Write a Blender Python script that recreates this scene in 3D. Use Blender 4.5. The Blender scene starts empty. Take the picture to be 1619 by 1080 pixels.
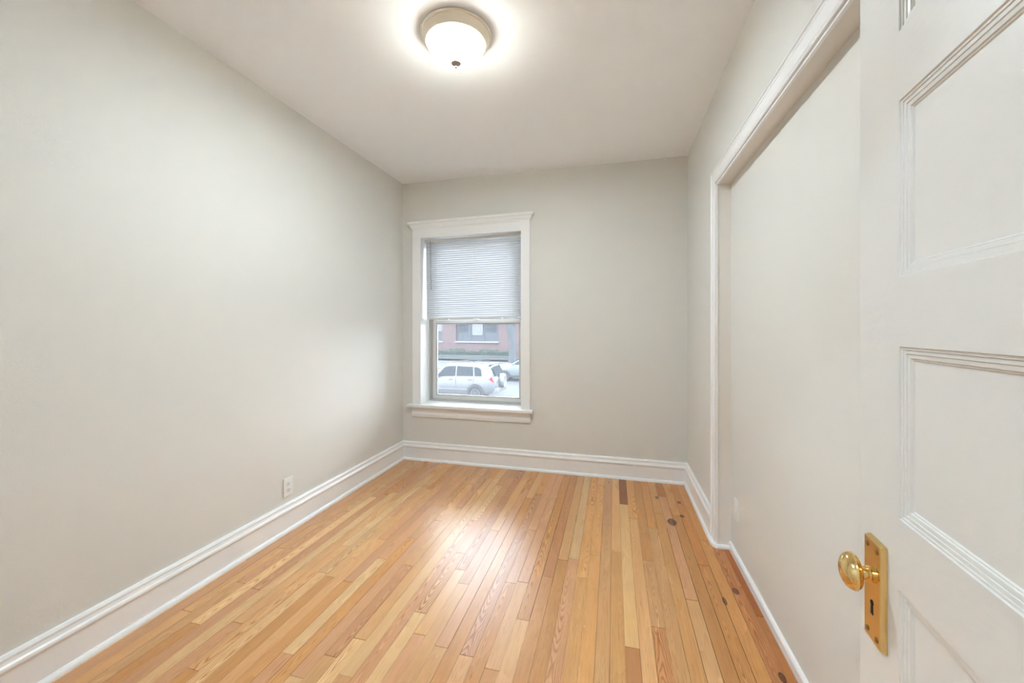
import bpy, bmesh, math, random
from mathutils import Vector, Matrix
R = math.radians
C = bpy.context.scene.collection
scene = bpy.context.scene

# ------------------------------------------------------------------ camera
CAMZ = 1.285
cam_d = bpy.data.cameras.new('camera'); cam = bpy.data.objects.new('camera', cam_d); C.objects.link(cam)
cam.location = (0, 0, CAMZ); cam.rotation_euler = (R(90), 0, math.atan(160.5/627))
cam_d.sensor_width = 36; cam_d.lens = 627/1619*36; cam_d.shift_y = -22.5/1619
cam_d.clip_start = 0.02; cam_d.clip_end = 300
scene.camera = cam
# ------------------------------------------------------------------ exposure, world
vs = scene.view_settings
vs.view_transform = 'Standard'; vs.look = 'None'; vs.gamma = 1; vs.use_curve_mapping = False
vs.exposure = 2.18
scene.cycles.max_bounces = 12; scene.cycles.diffuse_bounces = 6; scene.cycles.adaptive_threshold = .05; scene.cycles.adaptive_min_samples = 20; scene.cycles.use_light_tree = False; scene.cycles.transparent_max_bounces = 8
SKY = 5.0
LAMP = 10.0      # watts of the bulbs' light leaving each bowl
HALL_FILL = 12.0  # watts of the added fill lamp behind the camera
world = bpy.data.worlds.new('overcast_sky'); scene.world = world; world.use_nodes = True
wn = world.node_tree; wn.nodes.clear()
wo = wn.nodes.new('ShaderNodeOutputWorld'); wb = wn.nodes.new('ShaderNodeBackground')
tc = wn.nodes.new('ShaderNodeTexCoord'); sx = wn.nodes.new('ShaderNodeSeparateXYZ')
cr = wn.nodes.new('ShaderNodeValToRGB')
cr.color_ramp.elements[0].position = 0.0; cr.color_ramp.elements[0].color = (.86, .92, 1.0, 1)
cr.color_ramp.elements[1].position = 0.9; cr.color_ramp.elements[1].color = (.80, .89, 1.0, 1)
wn.links.new(tc.outputs['Generated'], sx.inputs[0]); wn.links.new(sx.outputs['Z'], cr.inputs[0])
wn.links.new(cr.outputs[0], wb.inputs['Color']); wb.inputs['Strength'].default_value = SKY
wn.links.new(wb.outputs[0], wo.inputs[0])
# daylight portal in the window opening (guides sky sampling only)
pl = bpy.data.lights.new('window_portal', 'AREA'); pl.shape = 'RECTANGLE'; pl.size = 1.0; pl.size_y = 1.62
pl.cycles.is_portal = True
po = bpy.data.objects.new('window_portal', pl); C.objects.link(po)
po.location = (-1.305, 3.80, 1.35); po.rotation_euler = (R(-90), 0, 0)

# ------------------------------------------------------------------ room numbers
XL, XR, YB, YF, H = -2.002, 0.587, 3.504, 0.02, 2.69      # inner faces
XREC, YREC, YREC0, ZREC = 0.66, 2.55, 0.30, 2.125        # shallow closed-off opening in the right wall
WX0, WX1, WZ0, WZ1 = -1.801, -0.809, 0.545, 2.150        # window opening
GZ = -2.235                                              # street level

# ------------------------------------------------------------------ materials
def s2l(c):
    return tuple((x/12.92 if x <= .04045 else ((x+.055)/1.055)**2.4) for x in c)
def rgb(r, g, b): return s2l((r/255, g/255, b/255)) + (1,)
def mat(name, color, rough=.5, metal=0, spec=.5, bump=0, bscale=200, bdetail=3, var=0, vscale=4, coat=0, stretch=None):
    m = bpy.data.materials.new(name); m.use_nodes = True
    nt = m.node_tree; p = nt.nodes['Principled BSDF']
    p.inputs['Base Color'].default_value = color if len(color) == 4 else tuple(color)+(1,)
    p.inputs['Roughness'].default_value = rough; p.inputs['Metallic'].default_value = metal
    p.inputs['Specular IOR Level'].default_value = spec; p.inputs['Coat Weight'].default_value = coat
    t = nt.nodes.new('ShaderNodeTexCoord'); src = t.outputs['Object']
    if stretch:
        mp = nt.nodes.new('ShaderNodeMapping'); mp.inputs['Scale'].default_value = stretch
        nt.links.new(src, mp.inputs[0]); src = mp.outputs[0]
    if bump:
        n = nt.nodes.new('ShaderNodeTexNoise'); n.inputs['Scale'].default_value = bscale; n.inputs['Detail'].default_value = bdetail
        b = nt.nodes.new('ShaderNodeBump'); b.inputs['Strength'].default_value = bump; b.inputs['Distance'].default_value = .002
        nt.links.new(src, n.inputs['Vector']); nt.links.new(n.outputs['Fac'], b.inputs['Height']); nt.links.new(b.outputs[0], p.inputs['Normal'])
    if var:
        n2 = nt.nodes.new('ShaderNodeTexNoise'); n2.inputs['Scale'].default_value = vscale; n2.inputs['Detail'].default_value = 4
        mx = nt.nodes.new('ShaderNodeMix'); mx.data_type = 'RGBA'
        mx.inputs[6].default_value = tuple(c*(1-var) for c in color[:3])+(1,); mx.inputs[7].default_value = tuple(min(1, c*(1+var)) for c in color[:3])+(1,)
        nt.links.new(src, n2.inputs['Vector']); nt.links.new(n2.outputs['Fac'], mx.inputs[0]); nt.links.new(mx.outputs[2], p.inputs['Base Color'])
    return m
M = {}
M['wall'] = mat('wall_paint', (.735, .722, .676), .6, bump=.12, bscale=260, var=.012, vscale=1.5)
M['ceiling'] = mat('ceiling_paint', (.935, .95, .96), .75, bump=.1, bscale=150)
M['trim'] = mat('white_trim_paint', (.90, .895, .885), .32, bump=.06, bscale=60)
M['cream'] = mat('cream_jamb_paint', (.80, .76, .70), .38, bump=.08, bscale=60)
M['door'] = mat('door_paint', (.75, .738, .70), .36, bump=.16, bscale=90, stretch=(.35, 1, 1), var=.012, vscale=6)
M['brass'] = mat('polished_brass', (.84, .61, .27), .10, metal=1, bump=.03, bscale=80)
M['brassdark'] = mat('aged_screw_brass', (.36, .2, .07), .4, metal=1)
M['black'] = mat('dark_void', (.012, .010, .008), .8)
M['plastic'] = mat('white_outlet_plastic', (.84, .84, .82), .3)
M['outletpaint'] = mat('painted_over_plate', (.80, .79, .765), .35)
M['slot'] = mat('outlet_slot_shadow', (.10, .10, .10), .6)
M['nickel'] = mat('brushed_pewter_metal', (.88, .80, .67), .36, metal=.3)
M['finial'] = mat('dull_pewter_finial', (.42, .36, .30), .4, metal=.4)
M['alu'] = mat('window_track_aluminium', (.56, .55, .53), .42, metal=.45)
M['vinyl'] = mat('window_sash_paint', (.74, .73, .70), .4)
M['subfloor'] = mat('floor_gap_grime', (.045, .020, .009), .9)
# blind slats: thin white vinyl, some light passes
def slat_mat():
    m = bpy.data.materials.new('white_blind_vinyl'); m.use_nodes = True; nt = m.node_tree; p = nt.nodes['Principled BSDF']
    p.inputs['Base Color'].default_value = (.86, .87, .88, 1); p.inputs['Roughness'].default_value = .35
    tr = nt.nodes.new('ShaderNodeBsdfTranslucent'); tr.inputs[0].default_value = (.82, .86, .92, 1)
    mx = nt.nodes.new('ShaderNodeMixShader'); mx.inputs[0].default_value = .22
    o = nt.nodes['Material Output']
    nt.links.new(p.outputs[0], mx.inputs[1]); nt.links.new(tr.outputs[0], mx.inputs[2]); nt.links.new(mx.outputs[0], o.inputs[0])
    return m
M['slat'] = slat_mat()
def glass_mat(name, tint, haze):
    m = bpy.data.materials.new(name); m.use_nodes = True; nt = m.node_tree; nt.nodes.remove(nt.nodes['Principled BSDF'])
    o = nt.nodes['Material Output']
    t = nt.nodes.new('ShaderNodeBsdfTransparent'); t.inputs[0].default_value = tint+(1,)
    d = nt.nodes.new('ShaderNodeBsdfTranslucent'); d.inputs[0].default_value = (.85, .88, .92, 1)
    g = nt.nodes.new('ShaderNodeBsdfGlossy'); g.inputs['Roughness'].default_value = .02
    f = nt.nodes.new('ShaderNodeFresnel'); f.inputs[0].default_value = 1.45
    m1 = nt.nodes.new('ShaderNodeMixShader'); m1.inputs[0].default_value = haze
    m2 = nt.nodes.new('ShaderNodeMixShader')
    nt.links.new(t.outputs[0], m1.inputs[1]); nt.links.new(d.outputs[0], m1.inputs[2])
    nt.links.new(f.outputs[0], m2.inputs[0]); nt.links.new(m1.outputs[0], m2.inputs[1]); nt.links.new(g.outputs[0], m2.inputs[2])
    nt.links.new(m2.outputs[0], o.inputs[0]); return m
M['pane'] = glass_mat('hazy_window_glass', (.74, .76, .77), .020)  # tint dims the view, a small translucent share makes it milky
def emis(name, col, st):
    m = bpy.data.materials.new(name); m.use_nodes = True; nt = m.node_tree; p = nt.nodes['Principled BSDF']
    p.inputs['Base Color'].default_value = (.9, .88, .82, 1); p.inputs['Roughness'].default_value = .15
    p.inputs['Emission Color'].default_value = col+(1,)
    # the bulbs sit low in the bowl: the glass is brightest at its bottom and dimmer towards the pan
    t = nt.nodes.new('ShaderNodeTexCoord'); x = nt.nodes.new('ShaderNodeSeparateXYZ'); mr = nt.nodes.new('ShaderNodeMapRange')
    mr.inputs[1].default_value = -.052; mr.inputs[2].default_value = -.100; mr.inputs[3].default_value = st*.06; mr.inputs[4].default_value = st
    nt.links.new(t.outputs['Object'], x.inputs[0]); nt.links.new(x.outputs['Z'], mr.inputs[0]); nt.links.new(mr.outputs[0], p.inputs['Emission Strength'])
    tr = nt.nodes.new('ShaderNodeBsdfTransparent'); mx = nt.nodes.new('ShaderNodeMixShader'); mx.inputs[0].default_value = .62
    nt.links.new(p.outputs[0], mx.inputs[1]); nt.links.new(tr.outputs[0], mx.inputs[2]); nt.links.new(mx.outputs[0], nt.nodes['Material Output'].inputs[0])
    return m
M['dome'] = emis('lit_frosted_glass', (1.0, .985, .90), 11.0)
# outside
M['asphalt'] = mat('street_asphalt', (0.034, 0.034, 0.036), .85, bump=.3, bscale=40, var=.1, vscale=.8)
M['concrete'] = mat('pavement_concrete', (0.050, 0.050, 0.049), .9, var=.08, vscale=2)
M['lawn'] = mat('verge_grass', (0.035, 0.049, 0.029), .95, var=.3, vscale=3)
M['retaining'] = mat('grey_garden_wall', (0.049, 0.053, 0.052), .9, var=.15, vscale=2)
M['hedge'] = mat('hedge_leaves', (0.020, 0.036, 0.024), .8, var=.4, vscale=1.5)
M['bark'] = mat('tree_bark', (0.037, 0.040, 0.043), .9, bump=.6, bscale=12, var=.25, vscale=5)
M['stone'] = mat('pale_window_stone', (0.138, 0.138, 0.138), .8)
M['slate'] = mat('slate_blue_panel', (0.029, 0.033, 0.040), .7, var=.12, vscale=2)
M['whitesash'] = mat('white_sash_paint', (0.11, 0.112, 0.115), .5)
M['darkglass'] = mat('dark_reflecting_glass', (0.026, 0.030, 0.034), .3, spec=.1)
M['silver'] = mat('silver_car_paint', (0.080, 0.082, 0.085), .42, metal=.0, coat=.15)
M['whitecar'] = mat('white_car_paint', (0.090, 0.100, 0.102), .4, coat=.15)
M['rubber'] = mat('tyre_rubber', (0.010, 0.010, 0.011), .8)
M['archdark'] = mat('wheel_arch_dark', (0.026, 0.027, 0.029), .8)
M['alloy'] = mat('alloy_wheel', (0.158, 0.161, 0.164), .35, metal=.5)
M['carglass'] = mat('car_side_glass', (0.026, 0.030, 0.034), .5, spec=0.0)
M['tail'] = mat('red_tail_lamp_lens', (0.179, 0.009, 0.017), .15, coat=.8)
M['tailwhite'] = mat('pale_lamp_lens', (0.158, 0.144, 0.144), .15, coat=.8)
def brick():
    m = mat('red_brown_brick', (.2, .1, .09), .9); nt = m.node_tree; p = nt.nodes['Principled BSDF']
    t = nt.nodes.new('ShaderNodeTexCoord'); mp = nt.nodes.new('ShaderNodeMapping'); mp.inputs['Rotation'].default_value = (R(90), 0, 0)
    b = nt.nodes.new('ShaderNodeTexBrick'); b.inputs['Color1'].default_value = (0.0675, 0.0396, 0.0383, 1); b.inputs['Color2'].default_value = (0.0720, 0.0403, 0.0378, 1)
    b.inputs['Mortar'].default_value = (0.0684, 0.0576, 0.0558, 1); b.inputs['Scale'].default_value = 1
    b.inputs['Brick Width'].default_value = .22; b.inputs['Row Height'].default_value = .075; b.inputs['Mortar Size'].default_value = .008
    nt.links.new(t.outputs['Object'], mp.inputs[0]); nt.links.new(mp.outputs[0], b.inputs['Vector']); nt.links.new(b.outputs[0], p.inputs['Base Color'])
    return m
M['brick'] = brick()

# ------------------------------------------------------------------ helpers
def bx(bm, x0, x1, y0, y1, z0, z1, bev=0):
    vs_ = [bm.verts.new((x, y, z)) for z in (z0, z1) for x, y in ((x0, y0), (x1, y0), (x1, y1), (x0, y1))]
    fs = [bm.faces.new([vs_[i] for i in q]) for q in ((3, 2, 1, 0), (4, 5, 6, 7), (0, 1, 5, 4), (1, 2, 6, 5), (2, 3, 7, 6), (3, 0, 4, 7))]
    if bev:
        es = list({e for f in fs for e in f.edges})
        bmesh.ops.bevel(bm, geom=es, offset=bev, segments=2, profile=.6, affect='EDGES')
def cyl(bm, p, q, r0, r1=None, n=16, caps=True):
    r1 = r0 if r1 is None else r1
    p, q = Vector(p), Vector(q); d = (q-p).normalized()
    a = d.orthogonal().normalized(); b = d.cross(a)
    A = [bm.verts.new(p + r0*(math.cos(2*math.pi*i/n)*a + math.sin(2*math.pi*i/n)*b)) for i in range(n)]
    B = [bm.verts.new(q + r1*(math.cos(2*math.pi*i/n)*a + math.sin(2*math.pi*i/n)*b)) for i in range(n)]
    for i in range(n):
        f = bm.faces.new((A[i], A[(i+1) % n], B[(i+1) % n], B[i])); f.smooth = True
    if caps: bm.faces.new(A[::-1]); bm.faces.new(B)
def lathe(bm, prof, n=64, mtx=None, sx_=1, sy_=1):
    rings = []
    for r, z in prof:
        if r < 1e-6:
            v = bm.verts.new((0, 0, z)); rings.append([v])
        else:
            rings.append([bm.verts.new((sx_*r*math.cos(2*math.pi*i/n), sy_*r*math.sin(2*math.pi*i/n), z)) for i in range(n)])
    for a, b in zip(rings, rings[1:]):
        for i in range(n):
            j = (i+1) % n
            if len(a) == 1 and len(b) == 1: continue
            if len(a) == 1: q = (a[0], b[j], b[i])
            elif len(b) == 1: q = (a[i], a[j], b[0])
            else: q = (a[i], a[j], b[j], b[i])
            f = bm.faces.new(q); f.smooth = True
    if mtx is not None: bmesh.ops.transform(bm, matrix=mtx, verts=[v for r_ in rings for v in r_])
def sweep(bm, prof, p0, p1, out, up=(0, 0, 1), m0=0, m1=0):
    """profile (d outward, h up) swept p0->p1; mitre: the end shifts by m*d along the run"""
    p0, p1, out, up = Vector(p0), Vector(p1), Vector(out), Vector(up); t = (p1-p0).normalized()
    A = [bm.verts.new(p0 + out*d + up*h + t*(m0*d)) for d, h in prof]
    B = [bm.verts.new(p1 + out*d + up*h + t*(m1*d)) for d, h in prof]
    n = len(prof)
    for i in range(n):
        j = (i+1) % n
        bm.faces.new((A[i], A[j], B[j], B[i]))
    bm.faces.new(A[::-1]); bm.faces.new(B)
def obj(name, bm, m, parent=None, loc=None, smooth=False):
    bmesh.ops.recalc_face_normals(bm, faces=bm.faces)
    for e in bm.edges:
        if len(e.link_faces) == 2 and e.calc_face_angle(0) > R(32): e.smooth = False
    me = bpy.data.meshes.new(name); bm.to_mesh(me); bm.free()
    for k in (m if isinstance(m, (list, tuple)) else [m]): me.materials.append(k)
    if smooth:
        for p in me.polygons: p.use_smooth = True
    o = bpy.data.objects.new(name, me); C.objects.link(o)
    if parent: o.parent = parent
    if loc: o.location = loc
    return o
def new(): return bmesh.new()
def thing(name, label, cat, loc=(0, 0, 0), rotz=0, group=None):
    o = bpy.data.objects.new(name, None); C.objects.link(o); o.location = loc; o.rotation_euler = (0, 0, rotz)
    o.empty_display_size = .05
    tag(o, label, cat, group); return o
def tag(o, label, cat, group=None):
    o['label'] = label; o['category'] = cat
    if group: o['group'] = group
    return o
def struct(o, label=None):
    o['kind'] = 'structure'
    if label: o['label'] = label
    return o
def arc(cx, cy, r, a0, a1, n):
    return [(cx+r*math.cos(R(a0+(a1-a0)*i/n)), cy+r*math.sin(R(a0+(a1-a0)*i/n))) for i in range(n+1)]

# ------------------------------------------------------------------ room shell
T = .20
bm = new(); bx(bm, XL-T, XL, -2.2, YB+T, -.1, H+.2)
struct(obj('wall_left', bm, M['wall']), 'plain pale grey wall on the left')
bm = new()                                              # back wall with the window hole
bx(bm, XL, WX0-.018, YB, YB+T+.05, -.1, H+.2); bx(bm, WX1+.018, XR+.3, YB, YB+T+.05, -.1, H+.2)
bx(bm, WX0-.018, WX1+.018, YB, YB+T+.05, -.1, WZ0-.03); bx(bm, WX0-.018, WX1+.018, YB, YB+T+.05, WZ1+.03, H+.2)
bmesh.ops.remove_doubles(bm, verts=bm.verts, dist=1e-5)
struct(obj('wall_back', bm, M['wall']), 'plain greige back wall around the window')
bm = new()                                              # right wall with the shallow recess
bx(bm, XR, XR+.3, YREC, YB, -.1, H+.2); bx(bm, XR, XR+.3, YREC0, YREC, ZREC, H+.2)
bx(bm, XR, XR+.3, -.12, YREC0, -.1, H+.2); bx(bm, XREC, XR+.3, YREC0, YREC, -.1, ZREC)
struct(obj('wall_right', bm, M['wall']), 'pale wall on the right with a shallow closed-off opening')
# wall behind the camera, with the open doorway the camera stands in
DX0, DX1, DZ = -.445, .345, 2.09
bm = new(); bx(bm, XL, DX0, -.12, YF, -.1, H+.2); bx(bm, DX1, XR, -.12, YF, -.1, H+.2); bx(bm, DX0, DX1, -.12, YF, DZ, H+.2)
struct(obj('wall_front', bm, M['wall']))
bm = new(); bx(bm, XL-.1, XR+.4, -2.2, YB+.2, H+.05, H+.2); bx(bm, XL-.02, XR+.32, -2.2, YB+.02, H, H+.06)
struct(obj('ceiling', bm, M['ceiling']), 'smooth white ceiling')
# hallway behind the camera
bm = new(); bx(bm, XL, XR+.6, -2.2, -2.0, -.1, H+.2); bx(bm, XR+.3, XR+.5, -2.0, -.12, -.1, H+.2)
struct(obj('wall_hallway', bm, M['wall']))
# ------------------------------------------------------------------ floor of strip oak, boards run along Y
BW = .0572; XE = .0438                                   # board width and one known joint line
rnd = random.Random(7)
def floor_material():
    m = bpy.data.materials.new('varnished_strip_oak'); m.use_nodes = True; nt = m.node_tree; N, L = nt.nodes, nt.links
    p = N['Principled BSDF']
    def n(t, **k):
        x = N.new(t)
        for a, v in k.items(): setattr(x, a, v)
        return x
    def mth(op, a, b=None, c=None):
        x = n('ShaderNodeMath', operation=op)
        for i, v in enumerate((a, b, c)):
            if v is None: continue
            if isinstance(v, (int, float)): x.inputs[i].default_value = v
            else: L.new(v, x.inputs[i])
        return x.outputs[0]
    col = n('ShaderNodeVertexColor', layer_name='tone'); prm = n('ShaderNodeVertexColor', layer_name='grain')
    sep = n('ShaderNodeSeparateColor'); L.new(prm.outputs[0], sep.inputs[0])
    seed, cath, con = sep.outputs[0], sep.outputs[1], sep.outputs[2]
    uv = n('ShaderNodeUVMap', uv_map='board'); su = n('ShaderNodeSeparateXYZ'); L.new(uv.outputs[0], su.inputs[0])
    u, v = su.outputs[0], su.outputs[1]
    sd = mth('MULTIPLY', seed, 137.0)
    def vec(x, y, z):
        c = n('ShaderNodeCombineXYZ')
        for i, k in enumerate((x, y, z)):
            if isinstance(k, (int, float)): c.inputs[i].default_value = k
            else: L.new(k, c.inputs[i])
        return c.outputs[0]
    # fine straight pores
    nz = n('ShaderNodeTexNoise'); nz.inputs['Scale'].default_value = 1; nz.inputs['Detail'].default_value = 5; nz.inputs['Roughness'].default_value = .65
    L.new(vec(mth('MULTIPLY', u, 260), mth('MULTIPLY', v, 5.0), sd), nz.inputs['Vector'])
    # slow warp
    nw = n('ShaderNodeTexNoise'); nw.inputs['Scale'].default_value = 1; nw.inputs['Detail'].default_value = 3
    L.new(vec(mth('MULTIPLY', u, 14), mth('MULTIPLY', v, 2.2), sd), nw.inputs['Vector'])
    warp = mth('MULTIPLY', mth('SUBTRACT', nw.outputs['Fac'], .5), .030)
    # cathedral arches: distance to an axis that wanders in the board
    seedc = mth('FRACT', mth('MULTIPLY', seed, 17.3))
    xc = mth('SUBTRACT', u, mth('ADD', .012, mth('MULTIPLY', seedc, .032)))
    per = mth('SUBTRACT', mth('PINGPONG', mth('ADD', v, sd), .75), .1)
    rr = mth('SQRT', mth('ADD', mth('POWER', xc, 2), mth('POWER', mth('MULTIPLY', per, .055), 2)))
    ring = mth('SINE', mth('MULTIPLY', mth('ADD', rr, warp), 1500))
    ring = mth('POWER', mth('ADD', mth('MULTIPLY', ring, .5), .5), 2.2)
    st = mth('SINE', mth('MULTIPLY', mth('ADD', mth('ADD', u, mth('MULTIPLY', warp, .35)), mth('MULTIPLY', seed, 3)), 1500))
    st = mth('POWER', mth('ADD', mth('MULTIPLY', st, .5), .5), 2)
    g = mth('ADD', mth('MULTIPLY', ring, cath), mth('MULTIPLY', mth('MULTIPLY', st, .6), mth('SUBTRACT', 1, cath)))
    g = mth('MULTIPLY', g, mth('ADD', .35, nz.outputs['Fac']))
    fine = mth('MAXIMUM', mth('MULTIPLY', mth('SUBTRACT', nz.outputs['Fac'], .5), 2.4), 0)
    dark = mth('MINIMUM', mth('ADD', mth('MULTIPLY', mth('MULTIPLY', g, con), 1.25), mth('MULTIPLY', fine, .62)), .9)
    # short dark mineral streaks
    ns = n('ShaderNodeTexNoise'); ns.inputs['Scale'].default_value = 1; ns.inputs['Detail'].default_value = 2
    L.new(vec(mth('MULTIPLY', u, 330), mth('MULTIPLY', v, 6.5), mth('ADD', sd, 40)), ns.inputs['Vector'])
    streak = mth('MULTIPLY', mth('MAXIMUM', mth('SUBTRACT', ns.outputs['Fac'], .70), 0), 5.5)
    # blotchy tone drift along each board
    nb = n('ShaderNodeTexNoise'); nb.inputs['Scale'].default_value = 1; nb.inputs['Detail'].default_value = 2
    L.new(vec(mth('MULTIPLY', u, 10), mth('MULTIPLY', v, 1.6), mth('ADD', sd, 80)), nb.inputs['Vector'])
    dk = n('ShaderNodeMix', data_type='RGBA', blend_type='MULTIPLY'); dk.inputs[7].default_value = (.55, .34, .19, 1)
    L.new(dark, dk.inputs[0]); L.new(col.outputs[0], dk.inputs[6])
    b2 = n('ShaderNodeMix', data_type='RGBA', blend_type='MULTIPLY'); b2.inputs[7].default_value = (.88, .78, .66, 1)
    L.new(nb.outputs['Fac'], b2.inputs[0]); L.new(dk.outputs[2], b2.inputs[6])
    b3 = n('ShaderNodeMix', data_type='RGBA'); b3.inputs[7].default_value = (.07, .028, .014, 1)
    L.new(mth('MINIMUM', streak, .75), b3.inputs[0]); L.new(b2.outputs[2], b3.inputs[6])
    # knots: positions in room coordinates
    geo = n('ShaderNodeNewGeometry'); last = b3.outputs[2]
    for kx, ky, kr, el in KNOTS:
        d = n('ShaderNodeVectorMath', operation='SUBTRACT'); L.new(geo.outputs['Position'], d.inputs[0]); d.inputs[1].default_value = (kx, ky, 0)
        sc = n('ShaderNodeVectorMath', operation='MULTIPLY'); L.new(d.outputs[0], sc.inputs[0]); sc.inputs[1].default_value = (.8/kr, .8/(kr*el), 0)
        ln = n('ShaderNodeVectorMath', operation='LENGTH'); L.new(sc.outputs[0], ln.inputs[0])
        wob = mth('ADD', ln.outputs['Value'], mth('MULTIPLY', mth('SUBTRACT', nw.outputs['Fac'], .5), .9))
        rp = n('ShaderNodeValToRGB'); L.new(wob, rp.inputs[0]); e = rp.color_ramp.elements
        e[0].position = 0; e[0].color = (.80, .80, .80, 1); e[1].position = 1.0; e[1].color = (0, 0, 0, 1)
        k1 = rp.color_ramp.elements.new(.55); k1.color = (.70, .70, .70, 1)
        k2 = rp.color_ramp.elements.new(.72); k2.color = (1, 1, 1, 1)
        k3 = rp.color_ramp.elements.new(.84); k3.color = (.3, .3, .3, 1)
        mx = n('ShaderNodeMix', data_type='RGBA'); mx.inputs[7].default_value = (.065, .018, .008, 1)
        L.new(rp.outputs[0], mx.inputs[0]); L.new(last, mx.inputs[6]); last = mx.outputs[2]
    L.new(last, p.inputs['Base Color'])
    L.new(mth('ADD', .235, mth('MULTIPLY', nb.outputs['Fac'], .10)), p.inputs['Roughness'])
    p.inputs['Specular IOR Level'].default_value = .55
    bp = n('ShaderNodeBump'); bp.inputs['Strength'].default_value = .14; bp.inputs['Distance'].default_value = .0015
    L.new(mth('SUBTRACT', 1, dark), bp.inputs['Height']); L.new(bp.outputs[0], p.inputs['Normal'])
    return m
KNOTS = [(.375, 2.795, .026, 1.5), (.452, 2.90, .015, 1.5), (.465, 3.12, .013, 1.6), (.318, 3.17, .012, 2.0),
         (.578, 2.14, .012, 1.8), (.600, 1.655, .011, 2.2), (.505, 2.05, .009, 3)]
PAL = {'light': (243, 212, 166), 'tan': (234, 193, 144), 'pink': (226, 182, 144), 'amber': (224, 174, 116), 'honey': (234, 188, 130),
       'brown': (212, 160, 114), 'dark': (166, 110, 70), 'orange': (212, 152, 88)}
# known boards: column index -> list of (y_start, tone) going from the near side to the back wall
KNOWN = {}
def build_floor():
    b = new(); uvl = b.loops.layers.uv.new('board')
    cl = b.loops.layers.float_color.new('tone'); gl = b.loops.layers.float_color.new('grain')
    kmin = int((XL-XE)/BW)-1; kmax = int((XREC+.02-XE)/BW)+1
    for k in range(kmin, kmax+1):
        x0 = XE+(k-1)*BW; x1 = x0+BW
        x0 = max(x0, XL-.01); x1 = min(x1, XREC+.02)
        if x1-x0 < .004: continue
        if k in KNOWN: segs = KNOWN[k]
        else:
            segs = []; y = -2.0-rnd.random()*.8
            while y < YB:
                t = (x0+x1)/2
                if t > .30: tone = rnd.choice(['amber', 'honey', 'honey', 'orange', 'brown'])
                elif t > -.35: tone = rnd.choice(['tan', 'honey', 'amber', 'pink', 'light', 'tan', 'brown', 'honey'])
                else: tone = rnd.choice(['tan', 'pink', 'pink', 'light', 'tan', 'amber', 'pink'])
                segs.append((y, tone)); y += .45+rnd.random()**1.3*1.5
        for i, (ys, tone) in enumerate(segs):
            ye = segs[i+1][0] if i+1 < len(segs) else YB+.01
            c = PAL[tone] if isinstance(tone, str) else tone
            jit = rnd.uniform(.955, 1.04); c = s2l([min(1, q/255*jit) for q in c])
            c = (c[0]*.97, c[1]*.90, c[2]*.80)
            if k >= 8: c = (c[0]*.95, c[1]*.86, c[2]*.74)      # the boards by the right wall kept their darker old stain
            # old varnish has ambered in the unsanded margin along the walls
            g_ = (rnd.random(), (1.0 if rnd.random() < .38 else rnd.random()*.25), rnd.uniform(.45, 1.0), 1)
            gx = rnd.choice([.0004, .0006, .0010, .0015, .0019]); gy = rnd.choice([.0010, .0016, .0024])
            zt = rnd.uniform(-.0003, .0002)
            X0, X1, Y0, Y1 = x0+gx/2, x1-gx/2, max(ys, -2.0)+gy/2, ye-gy/2
            if Y1 <= Y0: continue
            v = [b.verts.new(q) for q in ((X0, Y0, zt), (X1, Y0, zt), (X1, Y1, zt), (X0, Y1, zt), (X0, Y0, -.006), (X1, Y0, -.006), (X1, Y1, -.006), (X0, Y1, -.006))]
            for q in ((0, 1, 2, 3), (0, 4, 5, 1), (1, 5, 6, 2), (2, 6, 7, 3), (3, 7, 4, 0)):
                f = b.faces.new([v[j] for j in q]); f.material_index = 0
                for lp in f.loops:
                    co = lp.vert.co; lp[uvl].uv = (co.x-x0, co.y); lp[cl] = (*c, 1); lp[gl] = g_
    f0 = len(b.faces)
    bx(b, XL-.05, XR+.35, -2.1, YB+.05, -.1, -.005)
    b.faces.ensure_lookup_table()
    for f in b.faces[f0:]: f.material_index = 1
    return b
#KNOWN_BOARDS
KNOWN = {
    0: [(-2.2, 'tan'), (-.3, 'pink'), (1.02, 'honey'), (2.35, 'tan')],
    1: [(-2.2, 'tan'), (-.4, 'brown'), (1.66, (242, 208, 156)), (2.99, 'dark')],
    2: [(-2.1, 'honey'), (.3, 'tan'), (2.78, 'honey')],
    3: [(-2.6, 'tan'), (.4, 'brown'), (1.80, 'tan'), (2.3, 'amber')],
    4: [(-2.4, 'tan'), (.5, 'pink'), (1.2, 'tan'), (2.68, 'amber')],
    5: [(-2.4, 'tan'), (.2, 'honey'), (2.9, 'honey')],
    6: [(-2.4, 'tan'), (.8, 'tan'), (2.02, 'pink'), (3.2, 'orange')],
    7: [(-2.4, 'tan'), (.9, 'amber'), (2.9, 'amber')],
    8: [(-2.4, 'tan'), (.3, 'honey'), (2.33, 'amber')],
    9: [(-2.4, 'tan'), (1.0, 'honey'), (2.6, 'honey')],
    10: [(-2.4, 'tan'), (.7, 'brown'), (2.57, 'orange')],
    11: [(-2.4, 'tan'), (.7, (206, 152, 98)), (1.98, (190, 124, 64))],
    12: [(-2.4, 'tan'), (1.62, 'orange')],
}
fl = struct(obj('floor', build_floor(), [floor_material(), M['subfloor']]), 'varnished narrow strip oak floor with knots near the right wall')

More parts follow.
